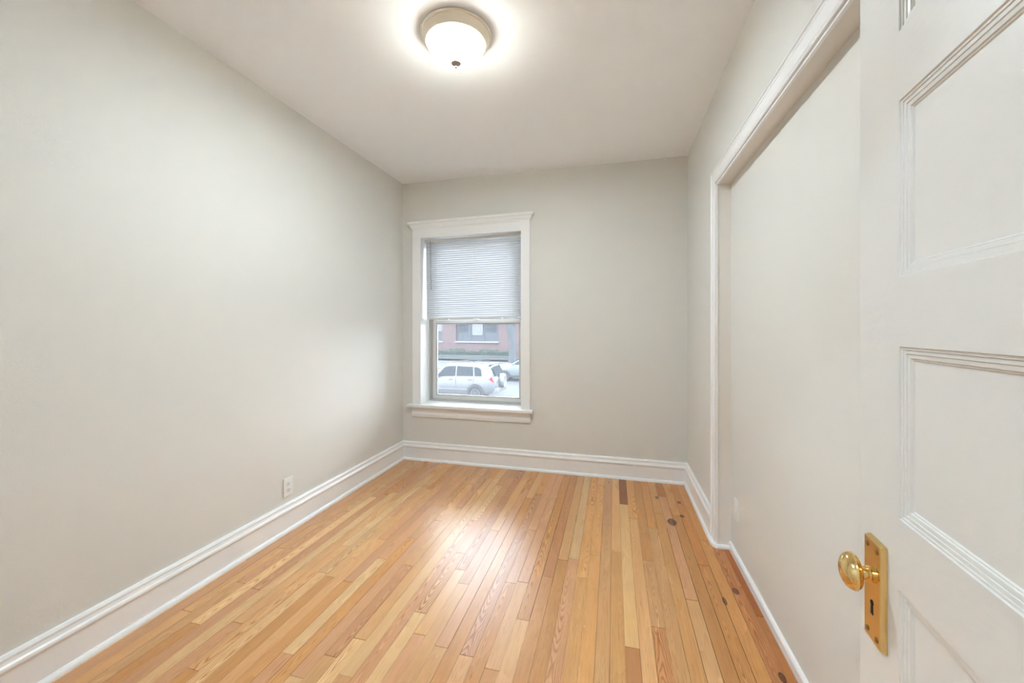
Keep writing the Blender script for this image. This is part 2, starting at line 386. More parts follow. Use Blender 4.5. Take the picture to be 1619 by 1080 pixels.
# ------------------------------------------------------------------ baseboards
BASE = [(0, 0), (.018, 0), (.018, .118), (.023, .124), (.026, .132), (.024, .140), (.018, .146), (.015, .156), (.016, .166), (.011, .174), (0, .176)]
SHOE = [(.016, 0)] + [(.018+.016*math.cos(R(a)), .022*math.sin(R(a))) for a in (0, 20, 40, 60, 80, 90)] + [(.016, .020)]
def base_run(name, p0, p1, out, m0, m1, label):
    b = new(); sweep(b, BASE, p0, p1, out, m0=m0, m1=m1); o = struct(obj(name, b, M['trim']), label)
    b = new(); sweep(b, SHOE, p0, p1, out, m0=m0, m1=m1); obj('shoe_moulding', b, M['trim'], o)
    return o
base_run('baseboard_left', (XL, YF, 0), (XL, YB, 0), (1, 0, 0), 0, -1, 'tall white baseboard along the left wall')
base_run('baseboard_back', (XL, YB, 0), (XR, YB, 0), (0, -1, 0), 1, -1, 'tall white baseboard under the window')
base_run('baseboard_right', (XR, YREC+.085, 0), (XR, YB, 0), (-1, 0, 0), 0, -1, 'short white baseboard between corner and recess')
b = new()                                               # plain low strip in the recess
sweep(b, [(0, 0), (.014, 0), (.014, .036), (.009, .044), (0, .046)], (XREC, YREC0, 0), (XREC, YREC-.002, 0), (-1, 0, 0))
o = struct(obj('baseboard_recess', b, M['trim']), 'low white strip along the recessed wall')
# shoe that bends round the foot of the recess casing
b = new()
pth = [(XR-.034, YREC+.085), (XR-.032, YREC+.02), (XR-.024, YREC-.012), (XR-.008, YREC-.024), (XR+.02, YREC-.026), (XREC-.012, YREC-.026)]
pr = [(0, 0), (0, .010), (.004, .018), (.014, .020), (.026, .020), (.026, 0)]
rings = []
for i, (px, py) in enumerate(pth):
    a = Vector(pth[max(i-1, 0)]); c = Vector(pth[min(i+1, len(pth)-1)]); t = (c-a).normalized(); nrm = Vector((-t.y, t.x)) * -1
    if nrm.dot(Vector((XR+.05-px, YREC+.05-py))) < 0: nrm = -nrm
    rings.append([b.verts.new((px+nrm.x*d, py+nrm.y*d, h)) for d, h in pr])
for a, c in zip(rings, rings[1:]):
    for i in range(len(pr)):
        j = (i+1) % len(pr); b.faces.new((a[i], a[j], c[j], c[i]))
b.faces.new(rings[0]); b.faces.new(rings[-1][::-1])
struct(obj('baseboard_corner', b, M['trim']), 'curved shoe strip round the foot of the recess casing')

# ------------------------------------------------------------------ recess casing and jambs
CP = [(0, .006), (0, .092), (.011, .092), (.015, .088), (.0155, .083), (.010, .080), (.012, .074), (.012, .070), (.009, .067), (.012, .063), (.012, .020), (.009, .017), (.009, .013), (.0125, .010), (.010, .006)]
b = new()
# jamb leg: profile (out -X, along +Y), run up ; head: profile (out, up), run along Y
def casing(b, prof):
    leg0 = [b.verts.new((XR-d, YREC+h, 0)) for d, h in prof]
    cor = [b.verts.new((XR-d, YREC+h, ZREC+h)) for d, h in prof]
    end = [b.verts.new((XR-d, YREC0-.1, ZREC+h)) for d, h in prof]
    n = len(prof)
    for A, B in ((leg0, cor), (cor, end)):
        for i in range(n):
            j = (i+1) % n; b.faces.new((A[i], A[j], B[j], B[i]))
    b.faces.new(leg0); b.faces.new(end[::-1])
casing(b, CP)
tr = struct(obj('trim_1', b, M['trim']), 'white moulded casing round the closed-off opening in the right wall')
b = new()
bx(b, XR-.003, XREC, YREC-.006, YREC+.002, 0, ZREC+.002); bx(b, XR-.003, XREC, YREC0, YREC, ZREC-.006, ZREC+.002)
obj('jamb', b, M['cream'], tr)
b = new(); bx(b, XR-.006, XR+.004, YREC-.010, YREC-.004, .02, ZREC-.006); bx(b, XR-.006, XR+.004, YREC0, YREC-.004, ZREC-.010, ZREC-.004)
obj('jamb_bead', b, M['trim'], tr)

# ------------------------------------------------------------------ window_1
win = struct(thing('window_1', 'white cased sash window in the back wall', 'window', (0, 0, 0)))
if 'category' in win: del win['category']
TILT = .019/1.2                                         # head of the window sags to the left
def tl(bm):                                             # settle the head pieces
    for v in bm.verts: v.co.z += (v.co.x-(WX0+WX1)/2)*TILT
    return bm
CX0, CX1 = -1.888, -.728
for x0, x1, inner in ((CX0, WX0, 1), (WX1, CX1, -1)):
    b = new(); bx(b, x0, x1, YB-.020, YB, WZ0, WZ1+.012, .002)
    obj('side_casing', b, M['trim'], win)
b = new(); bx(b, CX0, CX1, YB-.021, YB, WZ1-.001, WZ1+.088, .0015); obj('head_casing', tl(b), M['trim'], win)
b = new()                                               # cap moulding with returns
cp = [(0, 0), (.021, 0), (.026, .003), (.026, .012), (.032, .018), (.040, .034), (.046, .044), (.054, .048), (.056, .062), (.054, .070), (0, .073)]
z0 = WZ1+.086
def cap_ring(b, y_is, k):
    out = []
    for d, h in cp: out.append(h)
L_ = []
pts = [(CX0, 0, -1, 0), (CX0, 0, -1, -1), (CX1, 0, 1, -1), (CX1, 0, 1, 0)]
for px, _, sxn, syn in pts:
    L_.append([b.verts.new((px+sxn*max(d-.018, 0), (YB if syn == 0 else YB-d), z0+h)) for d, h in cp])
for a, c in zip(L_, L_[1:]):
    for i in range(len(cp)-1): b.faces.new((a[i], a[i+1], c[i+1], c[i]))
b.faces.new([r_[-1] for r_ in L_]); b.faces.new([r_[0] for r_ in L_][::-1])
obj('cap_moulding', tl(b), M['trim'], win)
# stool and apron
b = new(); bx(b, CX0-.042, CX1+.030, YB-.058, YB, WZ0-.028, WZ0, .006); bx(b, WX0, WX1, YB-.01, YB+.20, WZ0-.028, WZ0)
obj('window_sill', b, M['trim'], win)
b = new(); sweep(b, [(0, 0), (.010, 0), (.016, .006), (.017, .016), (.012, .020), (.019, .020), (.019, .078), (.026, .086), (.030, .097), (0, .097)], (CX0-.006, YB, WZ0-.125), (CX1+.002, YB, WZ0-.125), (0, -1, 0))
obj('apron', b, M['trim'], win)
# jambs (reveals) and stops
YS = 3.70
b = new(); bx(b, WX0-.02, WX0, YB, YB+.255, WZ0-.02, WZ1+.03); bx(b, WX1, WX1+.02, YB, YB+.25, WZ0-.02, WZ1+.03); bx(b, WX0-.02, WX1+.02, YB, YB+.25, WZ1+.012, WZ1+.035)
obj('jamb', b, M['trim'], win)
b = new(); bx(b, WX0, WX0+.016, YS-.03, YS+.06, WZ0, WZ1+.01); bx(b, WX1-.016, WX1, YS-.03, YS+.06, WZ0, WZ1+.01); bx(b, WX0, WX0+.028, YS-.004, YS+.002, WZ0, WZ1)
bx(b, WX0+.016, WX1-.016, YS-.03, YS+.06, WZ0, WZ0+.018)
obj('track', b, M['alu'], win)
def sash(name, x0, x1, z0, z1, y0, y1, st, bot, top, m, step=0):
    b = new()
    bx(b, x0, x0+st, y0, y1, z0, z1, .002); bx(b, x1-st, x1, y0, y1, z0, z1, .002)
    bx(b, x0+st, x1-st, y0, y1, z0, z0+bot, .002); bx(b, x0+st, x1-st, y0, y1, z1-top, z1, .002)
    o = obj(name, b, m, win)
    b = new(); g = .012                                 # inner glazing stop
    bx(b, x0+st, x0+st+g, y0+.010, y1-.008, z0+bot, z1-top); bx(b, x1-st-g, x1-st, y0+.010, y1-.008, z0+bot, z1-top)
    bx(b, x0+st+g, x1-st-g, y0+.010, y1-.008, z0+bot, z0+bot+g); bx(b, x0+st+g, x1-st-g, y0+.010, y1-.008, z1-top-g, z1-top)
    obj('glazing_bead', b, M['alu'], o)
    b = new(); bx(b, x0+st+.002, x1-st-.002, (y0+y1)/2-.002, (y0+y1)/2+.002, z0+bot, z1-top)
    obj('pane', b, M['pane'], o)
    return o
lo = sash('lower_sash', WX0+.018, WX1-.018, WZ0+.018, CAMZ+.072, YS, YS+.030, .040, .034, .030, M['vinyl'])
up = sash('upper_sash', WX0+.018, WX1-.018, CAMZ+.045, WZ1+.008, YS+.033, YS+.060, .040, .030, .045, M['vinyl'])
b = new(); bx(b, -1.325, -1.285, YS-.012, YS+.012, CAMZ+.072, CAMZ+.082, .003); cyl(b, (-1.305, YS-.004, CAMZ+.082), (-1.305, YS-.004, CAMZ+.090), .010); bx(b, -1.310, -1.270, YS-.016, YS-.006, CAMZ+.083, CAMZ+.090, .002)
obj('sash_lock', b, M['plastic'], win)

# ------------------------------------------------------------------ mini blind
BY = 3.575
bl = thing('window_blind', 'white horizontal mini blind half lowered in the window', 'blind', ((WX0+WX1)/2, BY, WZ1-.002))
bl.rotation_euler = (0, -math.atan(TILT), 0)
hw = (WX1-WX0)/2-.008
b = new(); bx(b, -hw, hw, -.014, .014, -.026, 0, .002); obj('headrail', b, M['vinyl'], bl)
b = new(); pitch = .0205; ns = 36; rr = random.Random(3)
for i in range(ns):
    z = -.040-i*pitch; th = R(66+rr.uniform(-1.8, 1.8)); sag = rr.uniform(-.0006, .0006)
    pts = []
    for s in (-1, -.5, 0, .5, 1):
        w = .0125*s; cr_ = .0030*(1-s*s)
        pts.append((w*math.cos(th)-cr_*math.sin(th), w*math.sin(th)*1+cr_*math.cos(th)))
    V = [[b.verts.new((x, p_[0], z+p_[1]+sag*math.sin(x*9+i))) for p_ in pts] for x in [-hw+.004+(2*hw-.008)*j/6 for j in range(7)]]
    for a, c in zip(V, V[1:]):
        for j in range(4):
            f = b.faces.new((a[j], a[j+1], c[j+1], c[j])); f.smooth = True
sl = obj('slats', b, M['slat'], bl)
so = sl.modifiers.new('thick', 'SOLIDIFY'); so.thickness = .0006
zb = -.040-ns*pitch+.010
b = new(); bx(b, -hw+.003, hw-.003, -.011, .011, zb-.012, zb, .003); obj('bottom_rail', b, M['vinyl'], bl)
for x in (-hw+.13, 0, hw-.13):
    b = new(); cyl(b, (x, -.0135, -.026), (x, -.0135, zb-.002), .0007, n=6); cyl(b, (x, .0135, -.026), (x, .0135, zb-.002), .0007, n=6)
    obj('ladder_cord', b, M['slat'], bl)
b = new(); cyl(b, (-hw+.060, -.022, -.020), (-hw+.062, -.022, -.49), .0035, n=8); cyl(b, (-hw+.060, -.022, -.018), (-hw+.060, -.022, -.032), .0045, n=8)
obj('tilt_wand', b, mat('clear_grey_wand', (.42, .43, .44), .25), bl)
for x in (-.26, 0, .28):
    b = new(); bx(b, x-.008, x+.008, -.013, .013, zb-.016, zb-.011, .001); obj('rail_button', b, M['plastic'], bl)
b = new(); cyl(b, (hw-.045, -.018, -.026), (hw-.043, -.018, -.46), .0011, n=6); cyl(b, (hw-.043, -.018, -.46), (hw-.043, -.018, -.485), .003, .006, n=10)
obj('lift_cord', b, M['slat'], bl)

# ------------------------------------------------------------------ ceiling lights
def ceiling_light(label, loc, watts, col):
    t = thing('ceiling_light', label, 'ceiling light', loc)
    b = new(); lathe(b, [(0, 0), (.152, 0), (.163, -.003), (.168, -.010), (.166, -.016), (.160, -.019), (.161, -.024), (.156, -.033), (.149, -.041), (.147, -.047), (.144, -.052), (.138, -.055), (.132, -.056), (.128, -.050), (0, -.046)], 56)
    obj('base_pan', b, M['nickel'], t)
    b = new(); lathe(b, [(.131, -.050)] + [(.1315*math.cos(R(a)), -.052-.084*math.sin(R(a))) for a in (0, 8, 16, 25, 34, 43, 52, 61, 70, 78, 85)] + [(0, -.136)], 36)
    obj('glass_shade', b, M['dome'], t)
    ld = bpy.data.lights.new('bulb', 'AREA'); ld.shape = 'DISK'; ld.size = .20; ld.energy = watts; ld.color = col
    lo_ = bpy.data.objects.new('bulb', ld); C.objects.link(lo_); lo_.parent = t; lo_.location = (0, 0, -.066)   # inside the bowl, facing down
    b = new(); lathe(b, [(0, -.133), (.021, -.133), (.0255, -.137), (.0245, -.143), (.016, -.149), (.007, -.152), (.0055, -.154), (.0085, -.158), (.0085, -.162), (.004, -.166), (0, -.167)], 28)
    obj('finial', b, M['finial'], t)
    return t
ceiling_light('round flush ceiling light with lit frosted glass dome and pewter rim', (-.731, 1.774, H), LAMP, (.74, .905, 1.04))
ceiling_light('added unseen fill light in the hallway behind the doorway', (-.60, -1.05, H), HALL_FILL, (.66, .85, 1.04))  # unseen lamp, added to fill the room through the doorway

# ------------------------------------------------------------------ outlets
def outlet(label, loc, rotz, painted):
    t = thing('power_outlet', label, 'power outlet', loc, rotz)          # local: faces -Y
    pm = M['outletpaint'] if painted else M['plastic']
    b = new(); bx(b, -.035, .035, -.006, 0, -.0575, .0575, .0022); pt = obj('cover_plate', b, pm, t)
    for s in (1, -1):
        b = new(); lathe(b, [(.0165, 0), (.0165, .0020), (.0155, .0028), (0, .0028)], 32, Matrix.Translation((0, -.0055, s*.0195)) @ Matrix.Rotation(R(90), 4, 'X'), 1.0, .86)
        rc = obj('receptacle', b, pm, t)
        b = new(); z = s*.0195
        bx(b, -.0075, -.0052, -.0090, -.0080, z-.001, z+.0075); bx(b, .0052, .0075, -.0090, -.0080, z, z+.0070)
        cyl(b, (0, -.0090, z-.0065), (0, -.0080, z-.0065), .0026, n=12)
        obj('slots', b, M['slot'] if not painted else M['wall'], rc)
    b = new(); cyl(b, (0, -.0072, 0), (0, -.0055, 0), .0032, n=14); obj('screw', b, pm, t)
    return t
outlet('white duplex outlet low on the left wall above the baseboard', (XL, 2.084, CAMZ-1.010), R(90), False)
outlet('painted-over outlet in the recessed right wall near the casing', (XREC, 2.425, CAMZ-1.008), R(-90), True)

# ------------------------------------------------------------------ door_1, standing open at the right
ca, sa = math.cos(math.atan(160.5/627)), math.sin(math.atan(160.5/627))
def c2r(x, z): return (-sa*z+ca*x, ca*z+sa*x)            # camera plane (right, forward) -> room
lx, ly = c2r(.878*.6806, .6806)                          # latch edge of the visible face
dx, dy = c2r(-.345, -.9385)                              # from latch edge towards the hinges
door = struct(bpy.data.objects.new('door_1', None), 'white painted panelled door standing open at the right'); C.objects.link(door)
door.location = (lx, ly, 0); door.rotation_euler = (0, 0, math.atan2(dy, dx))
# local: +x latch->hinge ; the visible face's normal is to the room (left of camera)
nx, ny = c2r(-.9385, .345); side = 1 if (-dy*nx+dx*ny) > 0 else -1   # sign of local y that faces the room
DW, DH, DT = .762, 2.05, .035
PANELS = [(1.711, 1.945), (1.358, 1.611), (1.009, 1.2575), (.657, .9065), (.25, .555)]
ST = .1165
b = new()
def q(a, c_, d, e): b.faces.new([b.verts.new(v) for v in (a, c_, d, e)])
PROF = [(0.0, 0.0), (0.001, -0.0021), (0.0041, -0.0021), (0.0048, -0.0037), (0.0052, -0.0035), (0.0097, -0.0037), (0.0103, -0.0051), (0.011, -0.0048), (0.0157, -0.0054), (0.0167, -0.0075), (0.0183, -0.0071), (0.02, -0.009)]
for sgn, y0 in ((side, 0), (-side, -side*DT)):
    def P(x, z, d=0): return (x, y0+sgn*d, z)
    zs = [.006]+[z for pn in sorted(PANELS) for z in pn]+[DH]
    q(P(0, .006), P(ST, .006), P(ST, DH), P(0, DH)); q(P(DW-ST, .006), P(DW, .006), P(DW, DH), P(DW-ST, DH))
    for i in range(0, len(zs), 2): q(P(ST, zs[i]), P(DW-ST, zs[i]), P(DW-ST, zs[i+1]), P(ST, zs[i+1]))
    for za, zb_ in PANELS:
        loops = [[b.verts.new(P(x, z, d)) for x, z in ((ST+o, za+o), (DW-ST-o, za+o), (DW-ST-o, zb_-o), (ST+o, zb_-o))] for o, d in PROF]
        for A, B in zip(loops, loops[1:]):
            for i in range(4):
                j = (i+1) % 4; b.faces.new((A[i], A[j], B[j], B[i]))
        b.faces.new(loops[-1])
ya, yb = 0, -side*DT
q((0, ya, .006), (0, yb, .006), (0, yb, DH), (0, ya, DH)); q((DW, ya, .006), (DW, yb, .006), (DW, yb, DH), (DW, ya, DH))
q((0, ya, .006), (DW, ya, .006), (DW, yb, .006), (0, yb, .006)); q((0, ya, DH), (DW, ya, DH), (DW, yb, DH), (0, yb, DH))
bmesh.ops.remove_doubles(b, verts=b.verts, dist=1e-5)
leaf = obj('leaf', b, M['door'], door)
# escutcheon plate
def dl(x, d, z): return (x, side*d, z)
px0, px1 = .0355, .0860; pz0, pz1 = CAMZ-.498, CAMZ-.334
b = new(); tp = .0086; iv = .0035
A = [b.verts.new(dl(*v)) for v in ((px0, 0, pz0), (px1, 0, pz0), (px1, 0, pz1), (px0, 0, pz1))]
B_ = [b.verts.new(dl(*v)) for v in ((px0+.001, tp, pz0+iv), (px1-.001, tp, pz0+iv), (px1-.001, tp, pz1-iv), (px0+.001, tp, pz1-iv))]
for i in range(4):
    j = (i+1) % 4; b.faces.new((A[i], A[j], B_[j], B_[i]))
b.faces.new(B_); b.faces.new(A[::-1])
bmesh.ops.bevel(b, geom=[e for e in b.edges], offset=.0007, segments=2, affect='EDGES')
plate = obj('escutcheon_plate', b, M['brass'], door); plate['label'] = 'tall bevelled brass lock plate'
pcx = (px0+px1)/2
for sx1 in (px0+.011, px1-.011):
    for sz in (pz0+.014, pz1-.014):
        b = new(); lathe(b, [(.0040, 0), (.0042, .0008), (.003, .0016), (0, .0019)], 18, Matrix.Translation(dl(sx1, tp-.0003, sz)) @ Matrix.Rotation(R(-90*side), 4, 'X'))
        obj('screw', b, M['brassdark'], plate)
b = new(); kz = pz0+.058
cyl(b, dl(pcx, tp-.0005, kz+.005), dl(pcx, tp+.0006, kz+.005), .0042, n=20)
vs4 = [(pcx-.0022, kz+.004), (pcx+.0022, kz+.004), (pcx+.0036, kz-.013), (pcx-.0036, kz-.013)]
F = [b.verts.new(dl(x, tp+.0006, z)) for x, z in vs4]; G = [b.verts.new(dl(x, tp-.0005, z)) for x, z in vs4]
b.faces.new(F)
for i in range(4): b.faces.new((F[i], F[(i+1) % 4], G[(i+1) % 4], G[i]))
obj('keyhole', b, M['black'], plate)
# knob : lathe along the door normal
kz = CAMZ-.390
mk = Matrix.Translation(dl(pcx, 0, kz)) @ Matrix.Rotation(R(-90*side), 4, 'X')
b = new(); lathe(b, [(.0, tp), (.0125, tp), (.0125, tp+.003), (.0105, tp+.004), (.0095, tp+.006), (.0102, tp+.012), (.0100, tp+.021), (.0098, .026)], 40, mk)
sh = obj('knob_shank', b, M['brass'], door)
b = new(); mk2 = mk @ Matrix.Rotation(R(22), 4, 'Z')
lathe(b, [(.0098, .0215), (.012, .0225), (.0175, .0245), (.0215, .0275), (.0225, .030), (.0232, .0305), (.0243, .0320), (.0243, .0340), (.0230, .0390), (.0200, .0437), (.0150, .0475), (.0090, .0497), (.003, .0505), (0, .0506)], 56, mk2, .86, 1.16)
kn = obj('door_knob', b, M['brass'], door); kn['label'] = 'oval polished brass knob'
# edge latch plate and hinges
b = new(); bx(b, -.0012, .0, min(0, yb)+.006, max(0, yb)-.006, kz-.04, kz+.04); obj('latch_plate', b, M['brass'], door)
for hz in (.25, 1.03, 1.82):
    b = new(); cyl(b, (DW+.004, side*.004, hz-.045), (DW+.004, side*.004, hz+.045), .006, n=12); obj('hinge', b, M['brass'], door)
# ---- doorway lining around the camera
b = new(); bx(b, DX0, DX0+.018, -.12, YF+.0, 0, DZ); bx(b, DX1-.018, DX1, -.12, YF, 0, DZ); bx(b, DX0, DX1, -.12, YF, DZ-.018, DZ)
struct(obj('trim_2', b, M['trim']))

# ================================================================== outside
# ground
b = new(); bx(b, -60, 40, 3.8, 36.0, GZ-.3, GZ); struct(obj('street', b, M['asphalt']), 'grey street outside the window')
b = new(); bx(b, -60, 40, 30.5, 37.6, GZ, GZ+.12); struct(obj('sidewalk', b, M['concrete']), 'pale pavement across the street')
b = new(); bx(b, -60, 40, 37.6, 60, GZ-.3, GZ+.3); struct(obj('front_lawn', b, M['lawn']))
# low wall
b = new(); bx(b, -34, -9.5, 37.6, 37.9, GZ+.12, CAMZ-2.92, .02); bx(b, -34, -9.5, 37.56, 37.94, CAMZ-2.92, CAMZ-2.86, .01)
tag(obj('garden_wall', b, M['retaining']), 'low grey garden wall along the far pavement', 'wall')
# hedge
b = new(); hr = random.Random(11)
bx(b, -34, -9.6, 38.15, 38.85, GZ+.3, CAMZ-2.48)
for i in range(5200):
    x = hr.uniform(-24, -9.4); top = hr.random() < .45
    y = hr.uniform(38.0, 39.0) if top else 38.08+hr.uniform(-.06, .08)
    z = CAMZ-2.42+.13*math.sin(x*1.9)+.08*math.sin(x*5.3)+hr.uniform(-.12, .10) if top else hr.uniform(GZ+.5, CAMZ-2.42)
    s = hr.uniform(.03, .075); c = Vector((x, y, z)); u_ = Vector([hr.gauss(0, 1) for _ in range(3)]).normalized(); v_ = u_.orthogonal().normalized()
    b.faces.new([b.verts.new(c+u_*s*p_+v_*s*q_) for p_, q_ in ((-1, 0), (0, -.6), (1, 0), (0, .6))])
tag(obj('hedge', b, M['hedge']), 'clipped green hedge behind the low grey wall', 'hedge')
# tree
b = new(); import itertools
def limb(b, pts, n=14):
    rings = []
    for i, (p, r) in enumerate(pts):
        p = Vector(p); a = Vector(pts[max(i-1, 0)][0]); c = Vector(pts[min(i+1, len(pts)-1)][0]); d = (c-a).normalized()
        e1 = d.cross(Vector((0, 1, 0))).normalized(); e2 = d.cross(e1)
        rings.append([b.verts.new(p+r*(1+.10*math.sin(3*t_+i))*(math.cos(t_)*e1+math.sin(t_)*e2)) for t_ in [2*math.pi*k/n for k in range(n)]])
    for A_, B2 in zip(rings, rings[1:]):
        for k in range(n):
            f = b.faces.new((A_[k], A_[(k+1) % n], B2[(k+1) % n], B2[k])); f.smooth = True
    b.faces.new(rings[0]); b.faces.new(rings[-1])
TX, TY = -9.05, 35.6
trunk = thing('street_tree', 'grey-barked street tree at the right of the view through the window', 'tree', (TX, TY, GZ+.1))
limb(b, [((0, 0, 0), .42), ((-.02, 0, .5), .34), ((0, 0, 1.6), .30), ((-.10, 0, 2.7), .34), ((-.22, 0, 3.4), .44), ((-.25, 0, 3.9), .40)])
obj('trunk', b, M['bark'], trunk)
for e in (((-.30, 0, 3.6), (-.9, .2, 4.8), (-1.3, .3, 6.4), (-1.2, .2, 8.2)), ((.0, 0, 3.6), (.5, -.1, 4.9), (.9, .2, 6.6), (1.3, .1, 8.5)), ((-.15, .1, 3.7), (-.1, .6, 5.2), (.1, 1.0, 7.2), (0, 1.2, 8.8))):
    b = new(); limb(b, [(p_, r_) for p_, r_ in zip(e, (.26, .19, .13, .06))]); obj('branch', b, M['bark'], trunk)
# building across the street
BYY = 41.0
bd = thing('brick_building', 'red-brown brick apartment building across the street', 'building', (-16, BYY, GZ+.3))
o0 = Vector((-16, BYY, GZ+.3))
def W(b, x0, x1, y0, y1, z0, z1, bev=0): bx(b, x0-o0.x, x1-o0.x, y0-o0.y, y1-o0.y, z0-o0.z, z1-o0.z, bev)
BX0, BX1, SZ, TZ = -16.9, -12.0, -.34, 1.95              # window bay
LB0, LB1 = -23.2, -18.55                                 # the bay to its left
b = new()
W(b, -30, LB0, BYY, BYY+8, GZ+.3, 6.0); W(b, LB1, BX0, BYY, BYY+8, GZ+.3, 6.0); W(b, BX1, -4, BYY, BYY+8, GZ+.3, 6.0)
for a0, a1 in ((LB0, LB1), (BX0, BX1)):
    W(b, a0, a1, BYY+.05, BYY+8, GZ+.3, SZ); W(b, a0, a1, BYY, BYY+8, TZ, 6.0)
obj('brick_wall', b, M['brick'], bd)
for a0, a1 in ((LB0, LB1), (BX0, BX1)):
    b = new(); W(b, a0-.06, a1+.06, BYY-.10, BYY+.3, SZ-.06, SZ+.08); obj('stone_sill', b, M['stone'], bd)
    b = new(); W(b, a0, a1, BYY+.22, BYY+8, SZ+.05, TZ)
    for k in range(4):
        xx = a0+.1+k*(a1-a0-.2)/3; W(b, xx-.05, xx+.05, BYY+.17, BYY+.24, SZ+.05, TZ)
    obj('slate_panel', b, M['slate'], bd)
def sashwin(x0, x1, z0, z1, nx_=4, nz_=2, white=True):
    m = M['whitesash'] if white else M['slate']
    b = new(); W(b, x0, x1, BYY+.14, BYY+.20, z0, z0+.07); W(b, x0, x1, BYY+.14, BYY+.20, z1-.07, z1)
    W(b, x0, x0+.06, BYY+.14, BYY+.20, z0, z1); W(b, x1-.06, x1, BYY+.14, BYY+.20, z0, z1)
    zm = (z0+z1)/2; W(b, x0, x1, BYY+.13, BYY+.20, zm-.04, zm+.04)
    for i in range(1, nx_): xx = x0+(x1-x0)*i/nx_; W(b, xx-.015, xx+.015, BYY+.15, BYY+.20, z0, z1)
    for j in (.25, .75): zz = z0+(z1-z0)*j; W(b, x0, x1, BYY+.15, BYY+.20, zz-.015, zz+.015)
    f = obj('window', b, m, bd)
    b = new(); W(b, x0+.05, x1-.05, BYY+.185, BYY+.195, z0+.05, z1-.05); obj('window_pane', b, M['paleglass'] if white else M['darkglass'], f)
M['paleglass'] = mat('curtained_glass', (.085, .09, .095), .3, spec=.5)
sashwin(-15.05, -13.82, .42, 1.85)
sashwin(-16.6, -15.6, .80, 1.85, white=False); sashwin(-13.4, -12.4, .80, 1.85, white=False)
sashwin(-19.6, -18.62, .85, 1.85)
b = new(); W(b, -30, -4, BYY-.03, BYY, 4.4, 4.55); W(b, -30.1, -3.9, BYY-.15, BYY+8.1, 6.0, 6.3); obj('cornice', b, M['stone'], bd)
b = new()
for k in range(24): W(b, BX0+.05+k*.2, BX0+.13+k*.2, BYY+.035, BYY+.06, SZ-.36, SZ-.08)
obj('soldier_course', b, M['brick'], bd)

# ---- cars
def loft(bm, sts):
    """stations: (x, [(y,z)...half section from sill to roof centre])"""
    rows = []
    for x, sec in sts:
        full = [(y, z) for y, z in sec] + [(-y, z) for y, z in reversed(sec[:-1])]
        rows.append([bm.verts.new((x, y, z)) for y, z in full])
    for a, c in zip(rows, rows[1:]):
        for i in range(len(a)-1):
            f = bm.faces.new((a[i], a[i+1], c[i+1], c[i])); f.smooth = True
        bm.faces.new((a[-1], a[0], c[0], c[-1]))
    bm.faces.new(rows[0]); bm.faces.new(rows[-1][::-1])
def wheel(parent, x, y, z, r, sgn, name='wheel'):
    b = new(); mt = Matrix.Translation((x, y, z)) @ Matrix.Rotation(R(90*sgn), 4, 'X')
    lathe(b, [(r*.62, .02), (r*.66, .0), (r*.92, -.005), (r, .03), (r, .19), (r*.9, .22), (0, .22)], 36, mt)
    w = obj(name, b, M['rubber'], parent)
    b = new(); lathe(b, [(0, .012), (r*.14, .006), (r*.17, .02), (r*.17, .035)], 24, mt)
    lathe(b, [(r*.56, .03), (r*.58, .004), (r*.63, .002), (r*.64, .02)], 36, mt)
    for k in range(5):
        a = 2*math.pi*k/5+.3; m5 = mt @ Matrix.Rotation(a, 4, 'Z'); n0 = len(b.verts)
        bx(b, r*.12, r*.60, -r*.085, r*.085, .008, .03); b.verts.ensure_lookup_table()
        bmesh.ops.transform(b, matrix=m5, verts=b.verts[n0:])
    obj('rim', b, M['alloy'], w)
    b = new(); lathe(b, [(0, .05), (r*.6, .05)], 24, mt); obj('brake_disc', b, M['archdark'], w)
    return w
def panel(parent, name, pts, m, thick=.012, nrm=(0, -1, 0)):
    b = new(); n_ = Vector(nrm)*thick
    A_ = [b.verts.new(Vector(p)+n_) for p in pts]; B2 = [b.verts.new(Vector(p)-n_) for p in pts]; k = len(pts)
    b.faces.new(A_); b.faces.new(B2[::-1])
    for i in range(k): b.faces.new((A_[i], A_[(i+1) % k], B2[(i+1) % k], B2[i]))
    return obj(name, b, m, parent)
def arch(parent, x, y, z, r, sgn):
    b = new(); n_ = 20
    o_, i_ = [], []
    for k in range(n_+1):
        a = math.pi*(-.08+1.16*k/n_); o_.append((x+r*1.16*math.cos(a), z+r*1.16*math.sin(a)))
    A_ = [b.verts.new((p_[0], y-sgn*.008, p_[1])) for p_ in o_]; B2 = [b.verts.new((p_[0], y+sgn*.2, p_[1])) for p_ in o_]
    b.faces.new(A_)
    for k in range(n_): b.faces.new((A_[k], A_[k+1], B2[k+1], B2[k]))
    obj('wheel_arch', b, M['archdark'], parent)

